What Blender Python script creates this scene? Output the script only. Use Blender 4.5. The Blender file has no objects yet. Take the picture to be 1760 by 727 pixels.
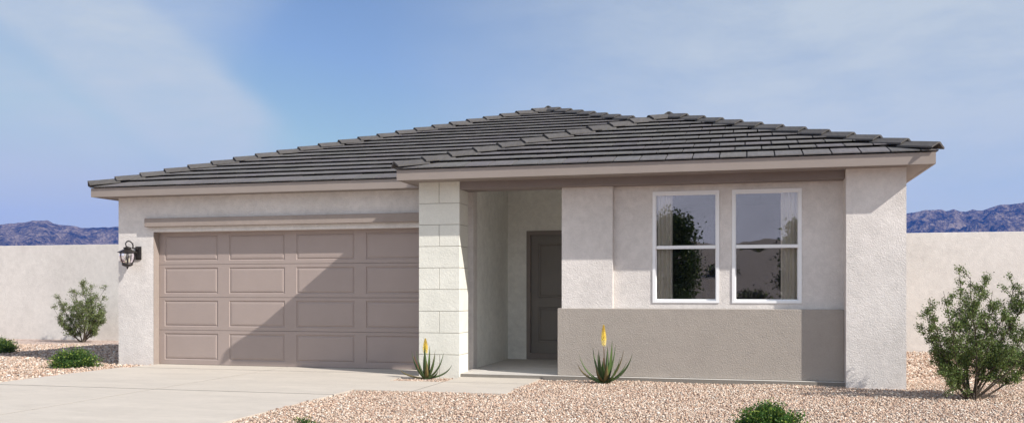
import bpy, math, random
import numpy as np
from mathutils import Vector, Matrix, noise as mnoise

random.seed(7)
RNG = np.random.default_rng(7)
SC = bpy.context.scene
COL = SC.collection

# ------------------------------------------------------------------ camera
F_PX, HOR, CZ = 1587.4, 498.5, 1.198          # focal length and horizon in photo pixels, eye height
YAW = math.radians(14.268)
cd = bpy.data.cameras.new('camera')
cam = bpy.data.objects.new('camera', cd); COL.objects.link(cam)
cd.sensor_width = 36.0
cd.lens = F_PX / 1760 * 36
cd.shift_y = (HOR - 363.5) / 1760
cd.clip_start = 0.05; cd.clip_end = 20000
cam.location = (0, 0, CZ); cam.rotation_euler = (math.radians(90), 0, YAW)
SC.camera = cam
SC.view_settings.view_transform = 'Standard'
SC.view_settings.look = 'None'
SC.view_settings.gamma = 1
SC.view_settings.use_curve_mapping = False
SC.view_settings.exposure = 0.69
SC.cycles.max_bounces = 8
SC.cycles.diffuse_bounces = 6
SC.cycles.transparent_max_bounces = 8
SC.cycles.volume_bounces = 1

# ------------------------------------------------------------------ sun and sky
TO_SUN = Vector((2.50, -1.0, 2.0)).normalized()
SUN_EL = math.asin(TO_SUN.z)
sd = bpy.data.lights.new('sun', 'SUN'); so = bpy.data.objects.new('sun', sd); COL.objects.link(so)
sd.energy = 3.85; sd.angle = math.radians(0.5); sd.color = (1.0, 0.955, 0.895)
so.rotation_euler = (-TO_SUN).to_track_quat('-Z', 'Y').to_euler()
so.location = (10, -5, 12)

W = bpy.data.worlds.new('World'); SC.world = W; W.use_nodes = True
nt = W.node_tree; nt.nodes.clear()
def N(nt, kind, **kw):
    n = nt.nodes.new(kind)
    for k, v in kw.items(): setattr(n, k, v)
    return n
sky = N(nt, 'ShaderNodeTexSky', sky_type='NISHITA', sun_disc=False)
sky.sun_elevation = SUN_EL
sky.sun_rotation = math.atan2(TO_SUN.x, TO_SUN.y)
sky.air_density = 1.0; sky.dust_density = 0.6; sky.ozone_density = 1.7
hs = N(nt, 'ShaderNodeHueSaturation'); hs.inputs['Hue'].default_value = 0.504; hs.inputs['Saturation'].default_value = 1.0
nt.links.new(sky.outputs[0], hs.inputs['Color'])
tc = N(nt, 'ShaderNodeTexCoord')
def ramp(nt, fac, stops):
    r = N(nt, 'ShaderNodeValToRGB')
    while len(r.color_ramp.elements) > 1: r.color_ramp.elements.remove(r.color_ramp.elements[0])
    e0 = r.color_ramp.elements[0]; e0.position = stops[0][0]; e0.color = (*stops[0][1], 1)
    for p, c in stops[1:]:
        e = r.color_ramp.elements.new(p); e.color = (*c, 1)
    if fac is not None: nt.links.new(fac, r.inputs[0])
    return r
def math_node(nt, op, a, b=None, clamp=False):
    m = N(nt, 'ShaderNodeMath', operation=op); m.use_clamp = clamp
    for i, v in enumerate((a, b)):
        if v is None: continue
        if isinstance(v, (int, float)): m.inputs[i].default_value = v
        else: nt.links.new(v, m.inputs[i])
    return m.outputs[0]
# thin cirrus: streaks in the sky direction
def dirn(px, py):
    u = (px - 880) / F_PX; z = (HOR - py) / F_PX
    return Vector((math.cos(YAW) * u - math.sin(YAW), math.sin(YAW) * u + math.cos(YAW), z)).normalized()
def streak(p0, p1, width, soft, amount):
    """a soft band of cloud along the great circle through two directions of the sky"""
    a, b = dirn(*p0), dirn(*p1)
    n = a.cross(b).normalized()
    vm = N(nt, 'ShaderNodeVectorMath', operation='DOT_PRODUCT'); nt.links.new(WV, vm.inputs[0]); vm.inputs[1].default_value = n
    ab = math_node(nt, 'ABSOLUTE', vm.outputs['Value'])
    mr = N(nt, 'ShaderNodeMapRange', interpolation_type='SMOOTHERSTEP'); nt.links.new(ab, mr.inputs[0])
    mr.inputs[1].default_value = width * (1 - soft); mr.inputs[2].default_value = width; mr.inputs[3].default_value = amount; mr.inputs[4].default_value = 0
    m = (a + b).normalized(); ext = math.acos(max(-1, min(1, m.dot(b))))
    v2 = N(nt, 'ShaderNodeVectorMath', operation='DOT_PRODUCT'); nt.links.new(WV, v2.inputs[0]); v2.inputs[1].default_value = m
    m2 = N(nt, 'ShaderNodeMapRange', interpolation_type='SMOOTHERSTEP'); nt.links.new(v2.outputs['Value'], m2.inputs[0])
    m2.inputs[1].default_value = math.cos(ext * 1.35); m2.inputs[2].default_value = math.cos(ext * 0.7); m2.inputs[3].default_value = 0; m2.inputs[4].default_value = 1
    return math_node(nt, 'MULTIPLY', mr.outputs[0], m2.outputs[0])
def blob(p, r0, r1, amount):
    m = dirn(*p)
    v2 = N(nt, 'ShaderNodeVectorMath', operation='DOT_PRODUCT'); nt.links.new(WV, v2.inputs[0]); v2.inputs[1].default_value = m
    m2 = N(nt, 'ShaderNodeMapRange', interpolation_type='SMOOTHERSTEP'); nt.links.new(v2.outputs['Value'], m2.inputs[0])
    m2.inputs[1].default_value = math.cos(r1); m2.inputs[2].default_value = math.cos(r0); m2.inputs[3].default_value = 0; m2.inputs[4].default_value = amount
    return m2.outputs[0]
wn = N(nt, 'ShaderNodeTexNoise'); wn.inputs['Scale'].default_value = 3.0; wn.inputs['Detail'].default_value = 4
nt.links.new(tc.outputs['Generated'], wn.inputs['Vector'])
wsub = N(nt, 'ShaderNodeVectorMath', operation='SUBTRACT'); nt.links.new(wn.outputs['Color'], wsub.inputs[0]); wsub.inputs[1].default_value = (.5, .5, .5)
wsc = N(nt, 'ShaderNodeVectorMath', operation='SCALE'); nt.links.new(wsub.outputs[0], wsc.inputs[0]); wsc.inputs['Scale'].default_value = 0.09
wad = N(nt, 'ShaderNodeVectorMath', operation='ADD'); nt.links.new(tc.outputs['Generated'], wad.inputs[0]); nt.links.new(wsc.outputs[0], wad.inputs[1])
WV = wad.outputs[0]
parts = [streak((-60, -160), (500, 330), 0.074, 0.52, 0.95),
         streak((-150, 20), (190, 260), 0.030, 0.85, 0.42),
         blob((60, -60), 0.03, 0.28, 0.6),
         blob((1950, 250), 0.14, 0.80, 1.0),
         blob((1500, 330), 0.02, 0.35, 0.30),
         blob((400, 330), 0.02, 0.22, 0.10)]
acc = parts[0]
for p_ in parts[1:]:
    # screen-like sum
    acc = math_node(nt, 'ADD', acc, math_node(nt, 'MULTIPLY', p_, math_node(nt, 'SUBTRACT', 1.0, acc)))
fn = N(nt, 'ShaderNodeTexNoise'); fn.inputs['Scale'].default_value = 7; fn.inputs['Detail'].default_value = 7; fn.inputs['Roughness'].default_value = 0.62
mp = N(nt, 'ShaderNodeMapping'); mp.inputs['Scale'].default_value = (1, 1, 3.2); mp.inputs['Rotation'].default_value = (0.15, 0.2, 0)
nt.links.new(WV, mp.inputs[0]); nt.links.new(mp.outputs[0], fn.inputs['Vector'])
fr = N(nt, 'ShaderNodeMapRange'); nt.links.new(fn.outputs[0], fr.inputs[0]); fr.inputs[1].default_value = .25; fr.inputs[2].default_value = .75; fr.inputs[3].default_value = .62; fr.inputs[4].default_value = 1.18
cloud = math_node(nt, 'MULTIPLY', acc, fr.outputs[0], True)
mx = N(nt, 'ShaderNodeMixRGB'); nt.links.new(cloud, mx.inputs[0]); dk = N(nt, 'ShaderNodeMixRGB', blend_type='DARKEN'); dk.inputs[0].default_value = 1; nt.links.new(hs.outputs[0], dk.inputs[1]); dk.inputs[2].default_value = (4.5, 4.8, 5.3, 1)
nt.links.new(dk.outputs[0], mx.inputs[1])
mx.inputs[2].default_value = (4.6, 5.15, 5.5, 1)
# bright sky patch added as fill light behind viewer, above the mirrored low sky
vb = N(nt, 'ShaderNodeVectorMath', operation='DOT_PRODUCT'); nt.links.new(tc.outputs['Generated'], vb.inputs[0]); vb.inputs[1].default_value = Vector((-.15, -.86, .46)).normalized()
mb_ = N(nt, 'ShaderNodeMapRange', interpolation_type='SMOOTHERSTEP'); nt.links.new(vb.outputs['Value'], mb_.inputs[0])
mb_.inputs[1].default_value = .55; mb_.inputs[2].default_value = .92; mb_.inputs[3].default_value = 0; mb_.inputs[4].default_value = 1
mx2 = N(nt, 'ShaderNodeMixRGB'); nt.links.new(math_node(nt, 'MULTIPLY', mb_.outputs[0], fr.outputs[0], True), mx2.inputs[0]); nt.links.new(mx.outputs[0], mx2.inputs[1]); mx2.inputs[2].default_value = (8.0, 8.9, 10.4, 1)
bg = N(nt, 'ShaderNodeBackground'); bg.inputs[1].default_value = 0.078
nt.links.new(mx2.outputs[0], bg.inputs[0])
wo = N(nt, 'ShaderNodeOutputWorld'); nt.links.new(bg.outputs[0], wo.inputs[0])

# ------------------------------------------------------------------ helpers
def G(px, py, z=0.0):
    d = (CZ - z) * F_PX / (py - HOR); u = (px - 880) / F_PX * d
    return Vector((math.cos(YAW) * u - math.sin(YAW) * d, math.sin(YAW) * u + math.cos(YAW) * d, z))
def P3(px, py, d):
    u = (px - 880) / F_PX * d
    return Vector((math.cos(YAW) * u - math.sin(YAW) * d, math.sin(YAW) * u + math.cos(YAW) * d, CZ + (HOR - py) * d / F_PX))

class MB:
    """collects faces; build() links them as ONE mesh object"""
    def __init__(s): s.v = []; s.f = []; s.c = []; s.cc = None; s.sm = []
    def add(s, vs, fs, smooth=False):
        b = len(s.v); s.v += [tuple(v) for v in vs]; s.f += [tuple(i + b for i in f) for f in fs]
        s.sm += [smooth] * len(fs)
        s.c += [s.cc] * len(vs)
        return s
    def box(s, x0, x1, y0, y1, z0, z1, bev=0.0):
        if bev > 0:
            # chamfer the vertical and horizontal edges
            b = bev
            vs = []; 
            for z, k in ((z0, b), (z0 + b, 0), (z1 - b, 0), (z1, b)):
                q = [(x0 + b, y0 + k), (x1 - b, y0 + k), (x1 - k, y0 + b), (x1 - k, y1 - b), (x1 - b, y1 - k), (x0 + b, y1 - k), (x0 + k, y1 - b), (x0 + k, y0 + b)]
                vs += [(x, y, z) for x, y in q]
            fs = [tuple(range(7, -1, -1)), tuple(range(24, 32))]
            for l in range(3):
                for i in range(8):
                    j = (i + 1) % 8
                    fs.append((l * 8 + i, l * 8 + j, l * 8 + 8 + j, l * 8 + 8 + i))
            return s.add(vs, fs)
        vs = [(x0, y0, z0), (x1, y0, z0), (x1, y1, z0), (x0, y1, z0), (x0, y0, z1), (x1, y0, z1), (x1, y1, z1), (x0, y1, z1)]
        return s.add(vs, [(0, 3, 2, 1), (4, 5, 6, 7), (0, 1, 5, 4), (1, 2, 6, 5), (2, 3, 7, 6), (3, 0, 4, 7)])
    def prism(s, poly, z0, z1):
        """poly: list of (x,y) counter-clockwise"""
        n = len(poly)
        vs = [(x, y, z0) for x, y in poly] + [(x, y, z1) for x, y in poly]
        fs = [tuple(range(n - 1, -1, -1)), tuple(range(n, 2 * n))] + [(i, (i + 1) % n, n + (i + 1) % n, n + i) for i in range(n)]
        return s.add(vs, fs)
    def tube(s, pts, rad, n=6, smooth=True, cap=True):
        pts = [Vector(p) for p in pts]; m = len(pts)
        if not hasattr(rad, '__len__'): rad = [rad] * m
        vs = []; up = Vector((0.31, 0.17, 0.93)).normalized()
        for i, p in enumerate(pts):
            t = (pts[min(i + 1, m - 1)] - pts[max(i - 1, 0)]).normalized()
            a = t.cross(up)
            if a.length < 1e-3: a = t.cross(Vector((1, 0, 0)))
            a.normalize(); b = t.cross(a)
            for k in range(n):
                w = 2 * math.pi * k / n
                vs.append(p + (a * math.cos(w) + b * math.sin(w)) * rad[i])
        fs = []
        for i in range(m - 1):
            for k in range(n):
                k2 = (k + 1) % n
                fs.append((i * n + k, i * n + k2, (i + 1) * n + k2, (i + 1) * n + k))
        if cap: fs += [tuple(range(n)), tuple(range(m * n - 1, (m - 1) * n - 1, -1))]
        return s.add(vs, fs, smooth)
    def lathe(s, prof, cx, cy, n=16, smooth=False, rot=0.0):
        vs = []
        for r, z in prof:
            for k in range(n):
                w = 2 * math.pi * k / n + rot
                vs.append((cx + r * math.cos(w), cy + r * math.sin(w), z))
        fs = []
        for i in range(len(prof) - 1):
            for k in range(n):
                k2 = (k + 1) % n
                fs.append((i * n + k, i * n + k2, (i + 1) * n + k2, (i + 1) * n + k))
        fs += [tuple(range(n - 1, -1, -1)), tuple(range((len(prof) - 1) * n, len(prof) * n))]
        return s.add(vs, fs, smooth)
    def build(s, name, mat, parent=None):
        me = bpy.data.meshes.new(name)
        off = Vector((0, 0, 0))
        if parent is not None:
            q = parent
            while q is not None: off += q.location; q = q.parent
        me.from_pydata([(v[0] - off.x, v[1] - off.y, v[2] - off.z) for v in s.v], [], s.f)
        me.polygons.foreach_set('use_smooth', s.sm)
        if any(c is not None for c in s.c):
            at = me.color_attributes.new('tint', 'FLOAT_COLOR', 'POINT')
            at.data.foreach_set('color', np.array([(c if c is not None else (1, 1, 1)) + (1,) for c in s.c], dtype=np.float32).ravel())
        me.validate(); me.update()
        o = bpy.data.objects.new(name, me); COL.objects.link(o)
        if mat is not None: me.materials.append(mat)
        if parent is not None: o.parent = parent
        return o

def tag(o, label=None, cat=None, group=None, kind=None):
    if label: o['label'] = label
    if cat: o['category'] = cat
    if group: o['group'] = group
    if kind: o['kind'] = kind
    return o
def thing(name, loc, label, cat, group=None):
    o = bpy.data.objects.new(name, None); COL.objects.link(o); o.location = loc; o.empty_display_size = .2
    return tag(o, label, cat, group)

def rects_minus(x0, x1, z0, z1, holes):
    """cells of the rectangle left after the holes are cut"""
    xs = sorted({x0, x1, *[v for h in holes for v in h[:2] if x0 < v < x1]})
    zs = sorted({z0, z1, *[v for h in holes for v in h[2:] if z0 < v < z1]})
    def solid(i, j):
        if i < 0 or j < 0 or i >= len(xs) - 1 or j >= len(zs) - 1: return False
        cx, cz = (xs[i] + xs[i + 1]) / 2, (zs[j] + zs[j + 1]) / 2
        return not any(h[0] < cx < h[1] and h[2] < cz < h[3] for h in holes)
    return xs, zs, solid
def wall_x(mb, x0, x1, y0, y1, z0, z1, holes=()):
    """wall running along X from y0 (front) to y1 with true openings"""
    xs, zs, solid = rects_minus(x0, x1, z0, z1, holes)
    for i in range(len(xs) - 1):
        for j in range(len(zs) - 1):
            if not solid(i, j): continue
            a, b, c, d = xs[i], xs[i + 1], zs[j], zs[j + 1]
            mb.add([(a, y0, c), (b, y0, c), (b, y0, d), (a, y0, d)], [(0, 1, 2, 3)])
            mb.add([(a, y1, c), (b, y1, c), (b, y1, d), (a, y1, d)], [(3, 2, 1, 0)])
            if not solid(i - 1, j): mb.add([(a, y0, c), (a, y0, d), (a, y1, d), (a, y1, c)], [(0, 1, 2, 3)])
            if not solid(i + 1, j): mb.add([(b, y0, c), (b, y0, d), (b, y1, d), (b, y1, c)], [(3, 2, 1, 0)])
            if not solid(i, j - 1): mb.add([(a, y0, c), (b, y0, c), (b, y1, c), (a, y1, c)], [(3, 2, 1, 0)])
            if not solid(i, j + 1): mb.add([(a, y0, d), (b, y0, d), (b, y1, d), (a, y1, d)], [(0, 1, 2, 3)])

# ------------------------------------------------------------------ materials
def new_mat(name):
    m = bpy.data.materials.new(name); m.use_nodes = True
    nt = m.node_tree; b = nt.nodes['Principled BSDF']
    return m, nt, b
def noise(nt, vec, scale, detail=4, rough=.5, dist=0):
    n = N(nt, 'ShaderNodeTexNoise'); n.inputs['Scale'].default_value = scale; n.inputs['Detail'].default_value = detail
    n.inputs['Roughness'].default_value = rough; n.inputs['Distortion'].default_value = dist
    if vec is not None: nt.links.new(vec, n.inputs['Vector'])
    return n.outputs[0]
def maprange(nt, v, a, b, c, d):
    m = N(nt, 'ShaderNodeMapRange'); nt.links.new(v, m.inputs[0])
    for i, k in enumerate((a, b, c, d)): m.inputs[i + 1].default_value = k
    return m.outputs[0]
def scaled(nt, col, fac):
    """col (rgb tuple or socket) times a scalar socket"""
    m = N(nt, 'ShaderNodeVectorMath', operation='SCALE')
    if isinstance(col, tuple): m.inputs[0].default_value = col[:3]
    else: nt.links.new(col, m.inputs[0])
    nt.links.new(fac, m.inputs['Scale']); return m.outputs[0]
def bump(nt, b, h, dist, strength=1.0, prev=None):
    n = N(nt, 'ShaderNodeBump'); n.inputs['Distance'].default_value = dist; n.inputs['Strength'].default_value = strength
    nt.links.new(h, n.inputs['Height'])
    if prev is not None: nt.links.new(prev, n.inputs['Normal'])
    nt.links.new(n.outputs[0], b.inputs['Normal']); return n.outputs[0]

def stucco(name, col, grain=62, depth=.0085, mottle=.15, warm=(1, 1, 1)):
    m, nt, b = new_mat(name)
    t = N(nt, 'ShaderNodeTexCoord').outputs['Object']
    big = noise(nt, t, 1.1, 5, .6, .4); mid = noise(nt, t, 9, 5, .65, .6)
    v = math_node(nt, 'ADD', maprange(nt, big, .3, .7, -mottle * .6, mottle * .6), maprange(nt, mid, .3, .7, -mottle * .55, mottle * .55))
    fine = noise(nt, t, grain * 1.7, 3, .6)
    v = math_node(nt, 'ADD', v, maprange(nt, fine, .3, .7, -.05, .05))
    v = math_node(nt, 'ADD', v, 1.0)
    c = scaled(nt, col, v)
    nt.links.new(c, b.inputs['Base Color'])
    b.inputs['Roughness'].default_value = .92
    b.inputs['Specular IOR Level'].default_value = .2
    g1 = noise(nt, t, grain, 4, .62, .35)
    n1 = bump(nt, b, g1, depth)
    sw = noise(nt, t, 5.5, 3, .5, .8)
    bump(nt, b, sw, .0035, 1.0, n1)
    return m
M_WALL = stucco('wall_stucco', (.66, .618, .582))
M_PORCH = stucco('porch_stucco_lightened', (.80, .79, .735))  # wall stucco lightened for missing fill light; slight green hue is its own
M_WAIN = stucco('wainscot_stucco', (.365, .325, .285), depth=.0105, mottle=.07)
M_TRIM = stucco('trim_stucco', (.30, .25, .22), grain=80, depth=.003, mottle=.08)
M_BEAM = stucco('beam_stucco', (.235, .20, .185), grain=80, depth=.002, mottle=.06)
M_FENCE = stucco('fence_stucco', (.61, .575, .535), grain=52, depth=.006, mottle=.13)
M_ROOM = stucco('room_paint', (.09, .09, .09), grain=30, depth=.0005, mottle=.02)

def block_mat():
    m, nt, b = new_mat('split_block')
    t = N(nt, 'ShaderNodeTexCoord').outputs['Object']
    v = math_node(nt, 'ADD', maprange(nt, noise(nt, t, 3.0, 4, .6), .3, .7, .94, 1.05), maprange(nt, noise(nt, t, 70, 3, .6), .3, .7, -.06, .06))
    nt.links.new(scaled(nt, (.69, .675, .60), v), b.inputs['Base Color'])
    b.inputs['Roughness'].default_value = .9; b.inputs['Specular IOR Level'].default_value = .2
    n1 = bump(nt, b, noise(nt, t, 42, 5, .62, .3), .0055)
    bump(nt, b, noise(nt, t, 9, 4, .6, .5), .004, 1.0, n1)
    return m
M_BLOCK = block_mat()

def painted(name, col, rough=.5, var=.03, bscale=18, bd=.0006, grain=None):
    m, nt, b = new_mat(name)
    t = N(nt, 'ShaderNodeTexCoord').outputs['Object']
    v = maprange(nt, noise(nt, t, 2.3, 4, .6), .3, .7, 1 - var, 1 + var)
    if grain: 
        mpn = N(nt, 'ShaderNodeMapping'); mpn.inputs['Scale'].default_value = grain; nt.links.new(t, mpn.inputs[0])
        g = noise(nt, mpn.outputs[0], 1, 4, .6)
        v = math_node(nt, 'MULTIPLY', v, maprange(nt, g, .3, .7, .965, 1.035))
    nt.links.new(scaled(nt, col, v), b.inputs['Base Color'])
    b.inputs['Roughness'].default_value = rough
    b.inputs['Specular IOR Level'].default_value = .35
    bump(nt, b, g if grain else noise(nt, t, bscale, 4, .6), bd)
    return m
M_FASCIA = painted('fascia_paint', (.275, .232, .205), .6, .04, bscale=40)
M_SOFFIT = painted('soffit_paint', (.27, .23, .205), .7, .04, bscale=40)
M_GARAGE = painted('garage_door_paint', (.325, .262, .235), .5, .03, grain=(6, 6, 240), bd=.0010)
M_DOOR = painted('front_door_paint', (.21, .19, .165), .45, .04, grain=(120, 120, 8))
M_FRAME = painted('door_frame_paint', (.25, .215, .19), .75, .05, bscale=120, bd=.002)
M_WHITE = painted('white_vinyl', (.80, .80, .80), .35, .01)
M_BLACK = painted('black_lantern_metal', (.022, .018, .016), .35, .2, bscale=60)
M_CURTAIN = painted('curtain_fabric', (.86, .82, .73), .9, .05, grain=(200, 200, 30))
_n = M_CURTAIN.node_tree; _b = _n.nodes['Principled BSDF']; _t = N(_n, 'ShaderNodeBsdfTranslucent'); _t.inputs[0].default_value = (.8, .76, .68, 1); _m = N(_n, 'ShaderNodeMixShader'); _m.inputs[0].default_value = .12
_n.links.new(_b.outputs[0], _m.inputs[1]); _n.links.new(_t.outputs[0], _m.inputs[2]); _n.links.new(_m.outputs[0], _n.nodes['Material Output'].inputs[0])
M_RUST = painted('bulb_holder', (.55, .5, .4), .6, .05)

def concrete(name, col):
    m, nt, b = new_mat(name)
    t = N(nt, 'ShaderNodeTexCoord').outputs['Object']
    mpn = N(nt, 'ShaderNodeMapping'); mpn.inputs['Scale'].default_value = (1, 2.6, 1); nt.links.new(t, mpn.inputs[0])
    a = maprange(nt, noise(nt, mpn.outputs[0], .9, 6, .62, .6), .3, .7, -.07, .07)
    c2 = maprange(nt, noise(nt, mpn.outputs[0], 6, 5, .7, .4), .3, .7, -.05, .05)
    f = maprange(nt, noise(nt, t, 160, 2, .5), .3, .7, -.035, .035)
    v = math_node(nt, 'ADD', math_node(nt, 'ADD', a, c2), math_node(nt, 'ADD', f, 1.0))
    nt.links.new(scaled(nt, col, v), b.inputs['Base Color'])
    b.inputs['Roughness'].default_value = .85; b.inputs['Specular IOR Level'].default_value = .25
    n1 = bump(nt, b, noise(nt, mpn.outputs[0], 130, 3, .6), .0012)
    bump(nt, b, noise(nt, t, 3, 4, .5), .004, 1.0, n1)
    return m
M_CONC = concrete('brushed_concrete', (.53, .475, .405))
M_JOINT = concrete('joint_concrete', (.085, .078, .07))
M_EDGE = concrete('form_edge_concrete', (.21, .19, .165))
M_SLAB = concrete('porch_concrete', (.52, .49, .45))

def attr_mat(name, base, rough=.8, spec=.2, transl=0.0, nscale=None, nvar=.2, bd=0):
    m, nt, b = new_mat(name)
    a = N(nt, 'ShaderNodeVertexColor', layer_name='tint')
    mm = N(nt, 'ShaderNodeMixRGB', blend_type='MULTIPLY'); mm.inputs[0].default_value = 1
    nt.links.new(a.outputs[0], mm.inputs[1]); mm.inputs[2].default_value = (*base, 1)
    out = mm.outputs[0]
    t = N(nt, 'ShaderNodeTexCoord').outputs['Object']
    if nscale:
        nn = noise(nt, t, nscale, 4, .6)
        out = scaled(nt, out, maprange(nt, nn, .3, .7, 1 - nvar, 1 + nvar))
        if bd: bump(nt, b, nn, bd)
    nt.links.new(out, b.inputs['Base Color'])
    b.inputs['Roughness'].default_value = rough; b.inputs['Specular IOR Level'].default_value = spec
    if transl:
        tr = N(nt, 'ShaderNodeBsdfTranslucent'); nt.links.new(out, tr.inputs[0])
        ms = N(nt, 'ShaderNodeMixShader'); ms.inputs[0].default_value = transl
        nt.links.new(b.outputs[0], ms.inputs[1]); nt.links.new(tr.outputs[0], ms.inputs[2])
        nt.links.new(ms.outputs[0], nt.nodes['Material Output'].inputs[0])
    return m
M_LEAF = attr_mat('bush_leaf', (1, 1, 1), .55, .35, .25)
M_STEM = attr_mat('bush_stem', (1, 1, 1), .85)
M_ALOE = attr_mat('aloe_leaf', (1, 1, 1), .42, .45, .08)
M_PEBBLE = attr_mat('pebble_stone', (1, 1, 1), .8, .25)

def tile_mat():
    m, nt, b = new_mat('roof_tile_concrete')
    a = N(nt, 'ShaderNodeVertexColor', layer_name='tint')
    t = N(nt, 'ShaderNodeTexCoord').outputs['Object']
    mpn = N(nt, 'ShaderNodeMapping'); mpn.inputs['Scale'].default_value = (22, 3.5, 3.5); nt.links.new(t, mpn.inputs[0])
    st = noise(nt, mpn.outputs[0], 1, 5, .7, .2)
    v = math_node(nt, 'MULTIPLY', maprange(nt, st, .34, .64, .86, 1.12), maprange(nt, noise(nt, t, 130, 3, .6), .3, .7, .9, 1.1))
    v = math_node(nt, 'MULTIPLY', v, maprange(nt, noise(nt, t, .8, 3, .5), .3, .7, .92, 1.08))
    mm = N(nt, 'ShaderNodeMixRGB', blend_type='MULTIPLY'); mm.inputs[0].default_value = 1
    nt.links.new(a.outputs[0], mm.inputs[1]); mm.inputs[2].default_value = (.138, .130, .127, 1)
    nt.links.new(scaled(nt, mm.outputs[0], v), b.inputs['Base Color'])
    b.inputs['Roughness'].default_value = .78; b.inputs['Specular IOR Level'].default_value = .3
    bump(nt, b, st, .003)
    return m
M_TILE = tile_mat()
M_DECK, _nt, _b = new_mat('roof_underlay'); _b.inputs['Base Color'].default_value = (.05, .047, .046, 1); _b.inputs['Roughness'].default_value = .9

def glass_mat(name, tint, refl, edge=.9):
    m, nt, b = new_mat(name)
    nt.nodes.remove(b)
    tr = N(nt, 'ShaderNodeBsdfTransparent'); tr.inputs[0].default_value = (*tint, 1)
    gl = N(nt, 'ShaderNodeBsdfGlossy'); gl.inputs['Roughness'].default_value = .0; gl.inputs[0].default_value = (.95, .88, .96, 1)
    fz = N(nt, 'ShaderNodeFresnel'); fz.inputs[0].default_value = 1.5
    fac = math_node(nt, 'ADD', fz.outputs[0], refl, True)
    t = N(nt, 'ShaderNodeTexCoord').outputs['Object']
    bn = N(nt, 'ShaderNodeBump'); bn.inputs['Distance'].default_value = .0006; nt.links.new(noise(nt, t, 2.0, 2, .5), bn.inputs['Height'])
    nt.links.new(bn.outputs[0], gl.inputs['Normal'])
    ms = N(nt, 'ShaderNodeMixShader'); nt.links.new(fac, ms.inputs[0]); nt.links.new(tr.outputs[0], ms.inputs[1]); nt.links.new(gl.outputs[0], ms.inputs[2])
    nt.links.new(ms.outputs[0], nt.nodes['Material Output'].inputs[0])
    return m
M_GLASS = glass_mat('window_glass', (.97, .97, .96), .08)
M_LGLASS = glass_mat('lantern_glass', (.97, .97, .96), .01)

def ground_mat():
    m, nt, b = new_mat('gravel_bed')
    t = N(nt, 'ShaderNodeTexCoord').outputs['Object']
    vo = N(nt, 'ShaderNodeTexVoronoi'); vo.inputs['Scale'].default_value = 42; nt.links.new(t, vo.inputs['Vector'])
    r = ramp(nt, N(nt, 'ShaderNodeSeparateColor').outputs[0], [(0, (.22, .14, .11)), (.35, (.42, .30, .24)), (.7, (.55, .43, .36)), (1, (.68, .60, .55))])
    sp = [n for n in nt.nodes if n.type == 'SEPARATE_COLOR'][0]; nt.links.new(vo.outputs['Color'], sp.inputs[0])
    v = maprange(nt, noise(nt, t, .35, 5, .6), .3, .7, .85, 1.1)
    nt.links.new(scaled(nt, r.outputs[0], v), b.inputs['Base Color'])
    b.inputs['Roughness'].default_value = .9
    inv = math_node(nt, 'SUBTRACT', 1.0, vo.outputs['Distance'])
    bump(nt, b, inv, .012)
    return m
M_GROUND = ground_mat()

# ------------------------------------------------------------------ ground, mountains
mb = MB()
mb.add([(-9000, -9000, -.035), (9000, -9000, -.035), (9000, 9000, -.035), (-9000, 9000, -.035)], [(0, 1, 2, 3)])
tag(mb.build('ground', M_GROUND), kind='structure')

def mountain_mat():
    m, nt, b = new_mat('mountain_rock')
    t = N(nt, 'ShaderNodeTexCoord').outputs['Object']
    a = noise(nt, t, .02, 6, .65, .5); c = noise(nt, t, .11, 4, .7)
    r = ramp(nt, math_node(nt, 'ADD', math_node(nt, 'MULTIPLY', a, .5), math_node(nt, 'MULTIPLY', c, .5)),
             [(.40, (.018, .016, .015)), (.49, (.12, .09, .068)), (.58, (.30, .23, .17))])
    nt.links.new(r.outputs[0], b.inputs['Base Color']); b.inputs['Roughness'].default_value = 1
    b.inputs['Specular IOR Level'].default_value = 0
    bump(nt, b, c, 16.0)
    return m
M_MOUNT = mountain_mat()
MD = 2400.0
SKY_L = [(-900, 392), (-500, 372), (-200, 398), (-60, 390), (0, 385), (25, 384), (45, 381), (57, 378), (80, 378.5), (92, 383), (105, 386), (125, 387), (140, 391.5),
         (150, 391), (165, 390), (190, 389.5), (215, 388), (260, 378), (340, 365), (480, 352), (640, 340), (800, 350), (960, 362), (1120, 350), (1300, 345),
         (1450, 362), (1540, 369), (1560, 367), (1580, 363), (1592, 359.5), (1615, 359.5), (1625, 362), (1640, 359), (1650, 363), (1660, 363.5), (1672, 359.5), (1690, 360),
         (1705, 355), (1720, 351), (1740, 349), (1760, 347), (1800, 352), (1900, 340), (2100, 350), (2400, 372), (2900, 400)]
def skyline(px):
    for (a, ya), (b, yb) in zip(SKY_L, SKY_L[1:]):
        if a <= px <= b: return ya + (yb - ya) * (px - a) / (b - a)
    return 400
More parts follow.
